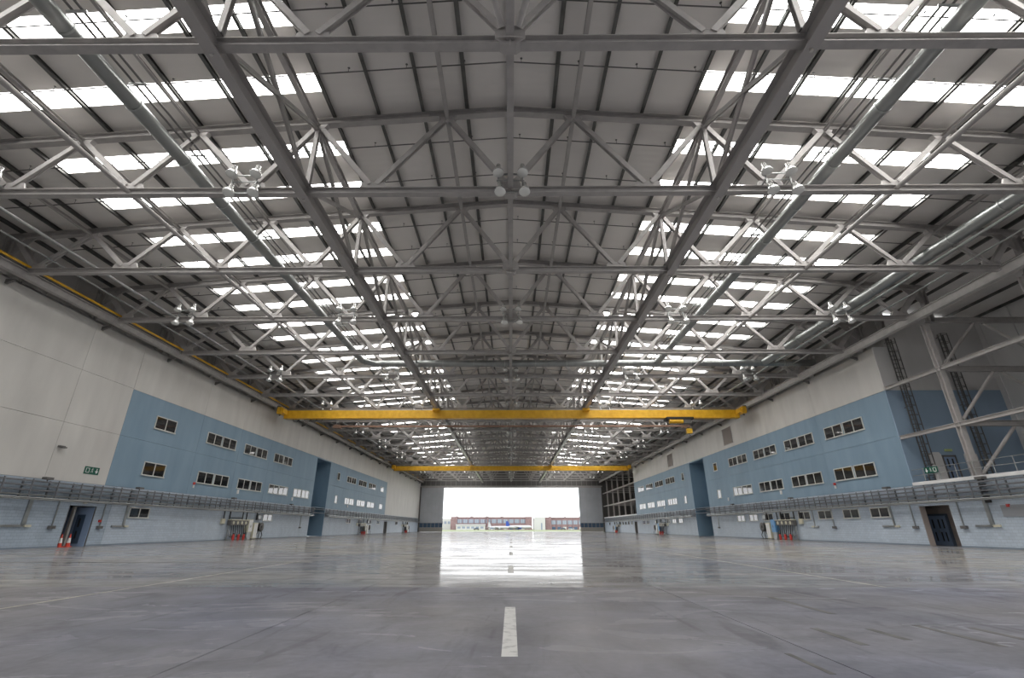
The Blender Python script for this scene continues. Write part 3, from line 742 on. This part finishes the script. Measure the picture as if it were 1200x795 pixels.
# ------------------------------------------------------------------ signs
def person(q, x, y, z, s, mi=1):
    """running figure in the sign plane (y, z)"""
    q.tube((x, y, z + .34 * s), (x + .004, y, z + .34 * s), .06 * s, 10, mi)
    P = lambda a, c: q.bar((x, y + a[0] * s, z + a[1] * s), (x, y + c[0] * s, z + c[1] * s), .01, .055 * s, (0, 0, 1) if abs(a[1] - c[1]) < abs(a[0] - c[0]) else (0, 1, 0), mi)
    P((0, .26), (-.05, .02)); P((-.05, .02), (.12, -.08)); P((.12, -.08), (.08, -.28)); P((-.05, .02), (-.12, -.2)); P((-.12, -.2), (-.27, -.2)); P((0, .22), (.17, .12)); P((0, .22), (-.15, .1))
def exit_sign(sx, x, y, z, wd, h, label):
    o = empty('exit_sign', (0, 0, 0)); tag(o, label, 'sign')
    MB().box(x, x - sx * .03, y - wd / 2, y + wd / 2, z - h / 2, z + h / 2).build('board', green_sign, o)
    q = MB(); xf = x - sx * .04
    # doorway, figure, arrow
    q.box(xf, xf - .005, y - wd * .42, y - wd * .17, z - h * .32, z - h * .24); q.box(xf, xf - .005, y - wd * .42, y - wd * .38, z - h * .32, z + h * .32)
    q.box(xf, xf - .005, y - wd * .42, y - wd * .17, z + h * .25, z + h * .32); q.box(xf, xf - .005, y - wd * .21, y - wd * .17, z - h * .32, z + h * .32)
    person(q, xf, y + wd * .02, z, h * .95, 0)
    ay = y + wd * .33
    q.box(xf, xf - .005, ay - .04, ay + .04, z - h * .1, z + h * .34)
    q.plate([(xf, ay - h * .28, z), (xf, ay + h * .28, z), (xf, ay, z - h * .36)], (1, 0, 0), .006)
    q.build('pictogram', white, o)
exit_sign(-1, -36.0, 41.75, 6.0, 1.5, .6, 'green exit sign with running figure on the pale left wall')
exit_sign(1, 35.93, 42.1, 6.05, 1.35, .5, 'green exit sign on the right gallery railing')
tag(MB().box(-36, -35.8, 37.9, 38.4, 7.4, 7.55).box(-35.8, -35.6, 37.95, 38.35, 7.36, 7.46).build('wall_sensor', steel_dk), 'small dark sensor box on the pale left wall above the ladder', 'sensor')
for (sx, y, z) in ((-1, 44.15, 2.0), (1, 36.6, 2.95)):
    tag(MB().box(sx * 36, sx * 35.9, y - .12, y + .12, z - .1, z + .1).build('alarm_point', red), 'small red fire alarm point beside the %s doorway' % SIDE[sx], 'alarm')
for (sx, y, z) in ((-1, 55.8, 5.95), (1, 55.2, 5.8)):
    o = empty('alarm_sounder', (sx * 36, y, z)); tag(o, 'red alarm sounder under a %s wall window' % SIDE[sx], 'alarm')
    MB().box(0, -sx * .12, -.14, .14, .05, .3).build('beacon', red, o); MB().box(0, -sx * .08, -.1, .1, -.3, 0).build('call_point', white, o)
for (sx, y) in ((-1, 65.1), (-1, 81.7), (1, 66.5), (1, 82.9), (1, 118.2), (-1, 110)):
    tag(MB().box(sx * 36, sx * 35.85, y - .15, y + .15, 5.6, 6.1).build('notice_plate', white), 'small white notice on the %s wall under the windows, %s from the viewer' % (SIDE[sx], 'nearest' if y < 70 else 'second' if y < 100 else 'third'), 'notice')
# grey wall panel at the right edge, sign light above door
tag(MB().box(36, 35.93, 30.5, 37.2, 2.2, 3.0).build('trim_20', mat('grey_band', (.3, .31, .33), .4)), kind='structure')
tag(MB().box(36, 35.85, 43.0, 43.3, 3.42, 3.52).build('door_lamp', ivory), 'small pale lamp over the right doorway', 'lamp')
tag(MB().box(-36, -35.85, 41.9, 42.2, 3.35, 3.45).build('door_lamp', ivory), 'small pale lamp over the left doorway', 'lamp')

# ------------------------------------------------------------------ service stations against the walls
def make_station(sx, blue=True):
    """origin at the wall foot; local +y away from the viewer; returns list of things"""
    out = []
    X = lambda d: -sx * d                          # d metres out from the wall
    t = empty('hose_stand')
    q = MB()
    for y in (-1.9, 1.9): q.box(X(.15), X(.25), y - .05, y + .05, 0, 2.2); q.box(X(.15), X(.9), y - .05, y + .05, 0, .1); q.bar((X(.9), y, .1), (X(.2), y, 1.3), .06, .06)
    q.box(X(.15), X(.25), -1.9, 1.9, .5, .6); q.box(X(.15), X(.75), -1.9, 1.9, .05, .12)
    q.build('frame', galv, t)
    MB().box(X(.1), X(.55), -2.1, 2.1, 1.75, 2.35).build('header_box', steel_dk, t)
    MB().box(X(.1), X(.65), -2.15, 2.15, 2.35, 2.45).build('lid', ivory, t)
    g_me = MB().tube((X(.55), 0, 0), (X(.6), 0, 0), .2, 12).mesh('gauge', ivory)
    for k in range(4): inst('gauge', g_me, t, (0, -1.5 + k, 2.05))
    for k in range(8):
        y = -1.75 + k * .5; r_ = random.uniform(.05, .3)
        MB().path([(X(.45), y, 1.75), (X(.55), y + .05, 1.3), (X(.6), y + r_ * .3, .7), (X(.55), y + r_, .35), (X(.4), y + r_ * .5, .45)], .045, 6).build('hose', black, t)
    out.append((t, (0, 0), 'grey hose stand with gauges and hanging black hoses', 'hose stand'))
    for k in range(3):
        c_ = empty('fire_extinguisher')
        MB().lathe([(0, 0), (.14, .01), (.15, .06), (.15, .55), (.1, .66), (.04, .7), (0, .7)], n=14).build('cylinder', red, c_)
        MB().lathe([(.04, .7), (.05, .78), (0, .8)], n=8).box(-.03, .12, -.02, .02, .78, .82).build('valve', black, c_)
        MB().path([(.05, 0, .76), (.17, .03, .6), (.17, .03, .3)], .018, 5).build('nozzle_hose', black, c_)
        out.append((c_, (-sx * .95, -1.7 + k * 1.25), 'red fire extinguisher on the floor, %s along the hose stand' % ORD[k], 'fire extinguisher'))
    t = empty('control_cabinet')
    MB().box(X(0), X(.5), -.55, .55, .9, 2.5).build('body', ivory if not blue else bluebox, t)
    MB().box(X(.5), X(.53), -.48, .48, 1.0, 2.4).build('door', white if not blue else bluebox, t)
    MB().box(X(.53), X(.56), -.05, .05, 1.5, 1.8).build('handle', steel_dk, t); MB().box(X(.05), X(.45), -.5, .5, 0, .9).build('plinth', galv, t)
    out.append((t, (0, 3.0), ('blue' if blue else 'cream') + ' control cabinet on a grey plinth', 'cabinet'))
    t = empty('storage_locker')
    MB().box(X(0), X(.6), -.5, .5, .1, 2.1).build('body', ivory, t)
    for y in (-.25, .25): MB().box(X(.6), X(.62), y - .22, y + .22, .2, 2.0).build('door', white, t)
    MB().box(X(.05), X(.55), -.45, .45, 0, .1).build('plinth', steel_dk, t)
    out.append((t, (0, 4.3), 'pale two-door locker', 'locker'))
    t = empty('hose_reel')
    M = Matrix.Rotation(R(90), 3, 'Y')
    MB().lathe([(.2, -.22), (.62, -.22), (.62, -.18), (.25, -.16), (.25, .16), (.62, .18), (.62, .22), (.2, .22)], (X(.5), 0, 1.55), 20, 0, M).build('drum', steel_dk, t)
    MB().lathe([(.5, -.15), (.52, 0), (.5, .15)], (X(.5), 0, 1.55), 18, 0, M).build('coiled_hose', black, t)
    q = MB(); q.bar((X(.2), -.5, 0), (X(.5), 0, 1.55), .07, .07); q.bar((X(.2), .5, 0), (X(.5), 0, 1.55), .07, .07); q.box(X(.1), X(.9), -.6, .6, 0, .08); q.build('stand', steel_dk, t)
    MB().path([(X(.5), .4, 1.1), (X(.8), .3, .5), (X(.9), -.2, .1), (X(1.1), -.6, .05)], .05, 6).build('hose_tail', black, t)
    out.append((t, (0, 5.7), 'black drum hose reel on a stand', 'hose reel'))
    t = empty('distribution_board')
    MB().box(X(0), X(.25), -.5, .5, 2.5, 3.2).build('box', steel_dk, t); MB().box(X(.25), X(.27), -.4, .4, 2.6, 3.1).build('cover', galv, t)
    out.append((t, (0, 5.6), 'dark distribution board high on the wall', 'electrical box'))
    t = empty('junction_box')
    MB().box(X(0), X(.22), -.35, .35, 1.9, 2.5).build('box', ivory, t); MB().box(X(.22), X(.24), -.3, .3, 1.95, 2.45).build('cover', ivory, t)
    MB().box(X(.1), X(.18), -.05, .05, 2.5, 3.5).build('drop', black, t)
    out.append((t, (0, -3.2), 'cream junction box on a black drop pipe', 'electrical box'))
    t = empty('supply_pipes')
    for y in (-1.9, 1.2, 2.2, 4.9): MB().box(X(.1), X(.2), y - .05, y + .05, 2.45, 3.55).build('riser', black, t)
    MB().box(X(.1), X(.2), -1.9, 1.2, 2.6, 2.7).build('header', black, t)
    out.append((t, (0, 0), 'black supply pipes dropping from the cable ladder', 'pipe'))
    return out
def place_station(proto, sx, y, where, scale_y=1, mirror=False, first=False):
    for (t, (x, dy), lab, cat) in proto:
        c = t if first else copy_tree(t)
        c.location = (sx * 36 + x, y + dy, 0)
        tag(c, lab + ', ' + where, cat, cat + 's at the service stations')
for sx, ya in ((-1, (66.2, 121.5, 170.5)), (1, (66.4, 120.5, 171.5))):
    pr = make_station(sx, sx > 0)
    for k, y in enumerate(ya): place_station(pr, sx, y, '%s wall, %s group' % (SIDE[sx], ('nearest', 'middle', 'farthest')[k]), first=(k == 0))

# ------------------------------------------------------------------ right-hand galleries (open bays behind the right wall line)
def gallery(ya, yb, endwall, near):
    nm = 'near' if near else 'far'
    f = tag(MB().box(36.02, 47.2, ya, yb, 4.97, 5.15).build('floor', fl_b), kind='structure')
    MB().box(35.9, 36.02, ya, yb, 4.93, 5.2).build('slab_edge', white, f)
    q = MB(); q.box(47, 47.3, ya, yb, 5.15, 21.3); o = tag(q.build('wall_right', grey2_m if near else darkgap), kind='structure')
    me = MB().box(46.93, 47, -.05, .05, 5.15, 21.2).mesh('cladding_rib', grey2_m)
    y = ya + 1
    while y < yb: inst('cladding_rib', me, o, (0, y, 0)); y += 3
    for e, (yy, s2) in enumerate(endwall):
        a, c = (yy, yy + .3) if s2 > 0 else (yy - .3, yy)
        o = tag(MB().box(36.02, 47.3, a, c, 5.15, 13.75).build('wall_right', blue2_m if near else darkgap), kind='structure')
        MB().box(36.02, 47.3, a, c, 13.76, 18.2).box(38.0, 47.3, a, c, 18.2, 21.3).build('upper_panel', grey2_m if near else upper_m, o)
        MB().box(38.6, 47.3, a, c, 0, 4.95).build('lower_panel', block_m, o)
    fr = empty('steel_gallery'); tag(fr, 'pale steel columns and bracing of the open gallery, %s right bay' % nm, 'steel frame', 'gallery frames')
    cols = [y for y in TY if ya - .5 < y < yb - 2] if near else [151.9, 160.0, 169.0, 178.0, 188.0]
    for y in cols:
        MB().ibeam((36.2, y, 5.15), (36.2, y, 18.0), .42, .42, (0, 1, 0), t=.04).build('column', steel_lt, fr)
        for z in (9.3, 13.9, 18.4): MB().ibeam((36.4, y, z), (47, y, z), .3, .45).build('cross_beam', steel, fr)
        xm = 40.9
        for z0, z1 in () if not near else ((5.3, 9.0), (9.6, 13.6), (14.2, 18.1)):
            MB().tube((36.6, y, z0), (xm - .4, y, z1), .13, 8).build('brace', steel_lt, fr)
            MB().tube((46.4, y, z0), (xm + .4, y, z1), .13, 8).build('brace', steel_lt, fr)
    for z in (9.2, 13.9): MB().ibeam((36.1, ya, z), (36.1, yb, z), .3, .32, t=.03).build('rail_beam', steel_lt, fr)
    return f
gallery(YB, 44.5, [(44.5, 1)], True)
gallery(145.3, YF, [(145.3, -1)], False)
# dark sheeting seen through the far gallery frame
for sx, z in ((1, 9.2),):
    pass
# railing of the near gallery
rail = empty('gallery_railing'); tag(rail, 'thin steel guard rail along the edge of the near right gallery', 'railing')
for z in (5.75, 6.25): MB().tube((35.96, YB, z), (35.96, 44.2, z), .025, 6).build('rail', galv, rail)
pm = MB().tube((35.96, 0, 5.2), (35.96, 0, 6.27), .03, 6).mesh('post', galv)
y = YB + .6
while y < 44.3: inst('post', pm, rail, (0, y, 0)); y += 1.6
# ladders on the gallery end wall
def cage_ladder(x, z0, z1, label):
    o = empty('wall_ladder', (x, 44.5, 0)); tag(o, label, 'ladder', 'wall ladders in the gallery')
    for dx in (-.26, .26): MB().box(dx - .04, dx + .04, -.32, -.24, z0, z1).build('stile', steel_dk, o)
    me = MB().box(-.24, .24, -.3, -.26, -.025, .025).mesh('rung', steel_dk)
    z = z0 + .25
    while z < z1: inst('rung', me, o, (0, 0, z)); z += .42
    for dx in (-.3, .3): MB().box(dx - .03, dx + .03, -.72, -.66, z0 + 1.5, z1).build('cage_strip', steel_dk, o)
    z = z0 + 1.6; 
    me = MB().path([(-.28, -.28, 0), (-.38, -.5, 0), (-.3, -.7, 0), (0, -.8, 0), (.3, -.7, 0), (.38, -.5, 0), (.28, -.28, 0)], .025, 4).mesh('cage_hoop', steel_dk)
    while z < z1: inst('cage_hoop', me, o, (0, 0, z)); z += .9
    for z in (z0 + .5, (z0 + z1) / 2, z1 - .3):
        for dx in (-.26, .26): MB().box(dx - .03, dx + .03, -.26, 0, z - .03, z + .03).build('standoff', steel_dk, o)
cage_ladder(37.6, 5.15, 18.9, 'dark caged ladder on the gallery end wall beside the hall corner')
cage_ladder(42.9, 5.15, 19.4, 'dark caged ladder on the gallery end wall behind the column')
# gallery door, duct stub and little signs
o = door_leaf(8, (39.9, 44.44, 5.15), 0, 1.0, 2.3)
MB().box(-.65, -.5, -.04, .06, 0, 2.45).box(.5, .65, -.04, .06, 0, 2.45).box(-.65, .65, -.04, .06, 2.32, 2.47).build('door_frame', steel_dk, o)
tag(MB().box(39.7, 40.3, 44.3, 44.45, 7.95, 8.15).build('exit_light', mat('pale_green_lens', (.5, .6, .25), .3)), 'small yellow-green light over the gallery door', 'sign')
t = empty('gallery_plant'); tag(t, 'rounded grey unit standing on the gallery between ladder and door', 'cabinet')
MB().plate([(37.95, 44.1, 5.25), (38.75, 44.1, 5.25), (38.75, 44.1, 7.6), (38.6, 44.1, 7.8), (38.1, 44.1, 7.8), (37.95, 44.1, 7.6)], (0, 1, 0), .5).build('body', grey2_m, t)
MB().box(37.9, 38.8, 43.8, 44.4, 5.15, 5.28).build('base', steel_dk, t)
tag(MB().box(41.3, 42.3, 44.2, 44.45, 5.15, 7.7).box(41.35, 42.25, 44.17, 44.2, 5.3, 7.55).build('locker', grey2_m), 'grey locker beside the gallery door', 'locker')
# cable drop through the right lower wall near the edge
o = empty('cable_drop', (35.95, 37.95, 0)); tag(o, 'short black cable ladder dropping below the right gallery edge', 'cable tray')
for k in range(5): MB().box(-.12, .03, -.2, .2, 3.2 + k * .38, 3.42 + k * .38).build('segment', black, o)

# ------------------------------------------------------------------ outside
tag(MB().box(-600, 600, YF + .9, 216, -.12, -.02).box(-600, 600, -300, YB - .5, -.12, -.02).build('apron', apron_m), kind='structure')
tag(MB().box(-600, 600, 216, 900, -.14, 0).build('lawn', grass_m), 'flat green grass beyond the open doorway', 'grass', kind='stuff')
def wing(q, pts, t): q.plate(pts, (0, 0, 1), t)
def block(label, x0, x1, y, h, base, band, piers, name='terminal_building'):
    o = empty(name, (0, y, 0)); tag(o, label, 'building')
    MB().box(x0, x1, 0, 14, 0, h - .7).build('wall', base, o)
    MB().box(x0 - .2, x1 + .2, -.3, 14, h - .7, h - .1).build('parapet', brick_m, o)
    n = max(2, int((x1 - x0) / 4.3)); ww = (x1 - x0) / n
    pm = MB().box(.35, ww - .35, -.1, .1, 0, 2.9).mesh('window', paleglass)
    fm = MB().box(-.25, .25, -.5, 0, 0, h - 1.8).mesh('pilaster', brick_m)
    for i in range(n):
        w_ = inst('window', pm, o, (x0 + ww * i, 0, band)); inst('pilaster', fm, o, (x0 + ww * i, 0, 0))
        for k in (1, 2): MB().box(.35 + (ww - .7) / 3 * k - .07, .35 + (ww - .7) / 3 * k + .07, -.16, -.1, 0, 2.9).build('mullion', render_m, w_)
        MB().box(x0 + ww * i + .8, x0 + ww * (i + 1) - .8, -.1, .1, .3, 2.2).build('ground_window', doorglass if i % 3 else render_m, o)
    for a, c in piers: MB().box(a, c, -1.5, 12, 0, h).build('pier', brick_m, o)
    for i in range(n // 3): MB().box(x0 + 3 + i * 12, x0 + 5 + i * 12, 3, 6, h - .1, h + .8).build('roof_vent', render_m, o)
    return o
block('long brick terminal with a row of pale windows beyond the doorway', -47.5, 15.8, 400, 9.6, brick_m, 4.9, [(-47.5, -42.5), (11.2, 16.4), (-19, -18)])
block('brick and pale glazed building at the right of the doorway view', 27, 70, 402, 9.3, brick_m, 4.0, [(27, 31.5)])
o = empty('white_hangar', (22, 398, 0)); tag(o, 'white block building between the two brick terminals', 'building')
MB().box(-4.3, 4.6, 0, 12, 0, 8.2).build('wall', render_m, o); MB().plate([(-4.8, 6, 8.2), (4.9, 6, 8.2), (3.5, 6, 9.3), (-3, 6, 9.3)], (0, 1, 0), 12).build('roof', render_m, o); MB().box(1.2, 2.2, -.1, 0, 0, 5).build('door', paleglass, o)
o = empty('pale_shed', (-31, 388, 0)); tag(o, 'low pale shed in front of the long brick terminal', 'building')
MB().box(-11, 11, 0, 5, 0, 3.2).build('wall', render_m, o); MB().box(-11.3, 11.3, -.3, 5.3, 3.2, 4.1).build('roof', air_w, o)
for i in range(6): MB().box(-10 + i * 3.5, -7.6 + i * 3.5, -.06, 0, 1, 2.4).build('window', paleglass, o)
o = empty('distant_office', (-54.5, 420, 0)); tag(o, 'pale distant office at the left edge of the doorway view', 'building')
MB().box(-5, 5, 0, 10, 0, 8.5).build('wall', render_m, o)
for i in range(3): MB().box(-4 + i * 3, -2 + i * 3, -.06, 0, 4.5, 6.5).build('window', paleglass, o)
def aircraft(x, y, L_, hd, label, tailm, h=6.4):
    o = empty('airliner', (x, y, 0), 0); tag(o, label, 'airplane')
    M = Matrix.Rotation(R(90 * hd), 3, 'Y'); r_ = L_ * .058
    MB().lathe([(0, -.5 * L_), (.3 * r_, -.49 * L_), (.75 * r_, -.44 * L_), (r_, -.36 * L_), (r_, .15 * L_), (.8 * r_, .32 * L_), (.3 * r_, .48 * L_), (0, .5 * L_)], (0, 0, r_ + .9), 16, 0, M).build('fuselage', air_w, o)
    s = hd; MB().plate([(s * .30 * L_, 0, 2 * r_), (s * .40 * L_, 0, h), (s * .47 * L_, 0, h), (s * .48 * L_, 0, 2 * r_)], (0, 1, 0), .3).build('tail_fin', tailm, o)
    for sy in (-1, 1):
        MB().plate([(-s * .12 * L_, sy * r_ * .8, r_ + .4), (s * .02 * L_, sy * r_ * .8, r_ + .4), (s * .16 * L_, sy * .45 * L_, r_ + 1.2), (s * .1 * L_, sy * .45 * L_, r_ + 1.2)], (0, 0, 1), .25).build('wing', air_w, o)
        MB().plate([(s * .38 * L_, 0, 2 * r_), (s * .47 * L_, 0, 2 * r_), (s * .5 * L_, sy * .16 * L_, 2 * r_ + .3), (s * .46 * L_, sy * .16 * L_, 2 * r_ + .3)], (0, 0, 1), .15).build('tailplane', air_w, o)
        MB().tube((-s * .1 * L_, sy * .15 * L_, r_ + .1), (s * .03 * L_, sy * .15 * L_, r_ + .1), r_ * .45, 12, 0).build('engine', tailm, o)
    MB().tube((-s * .38 * L_, 0, 1), (-s * .38 * L_, 0, 0), .15, 6).tube((s * .02 * L_, 1.5, 1), (s * .02 * L_, 1.5, 0), .2, 6).tube((s * .02 * L_, -1.5, 1), (s * .02 * L_, -1.5, 0), .2, 6).build('landing_gear', black, o)
aircraft(-9.5, 372, 15.5, -1, 'white airliner with a white tail parked on the far grass', air_w, 5.2)
aircraft(5.5, 378, 20, -1, 'white airliner with a tall blue tail parked on the far grass', air_b, 6.1)
for k, (x, c_) in enumerate(((-25, steel_dk), (-14, air_w), (37, steel_dk), (43, air_w))):
    o = empty('parked_car', (x, 366, 0)); tag(o, 'small %s vehicle beyond the doorway, %s from the left' % (('dark', 'white')[c_ is air_w], ORD[k]), 'car', 'vehicles beyond the doorway')
    MB().box(-2, 2, -.8, .8, .3, 1.0).build('body', c_, o); MB().plate([(-1.3, 0, 1), (1.4, 0, 1), (1.0, 0, 1.6), (-.8, 0, 1.6)], (0, 1, 0), 1.4).build('cabin', doorglass, o)
    for a in (-1.2, 1.2): MB().tube((a, -.85, .33), (a, .85, .33), .33, 12).build('wheel', black, o)
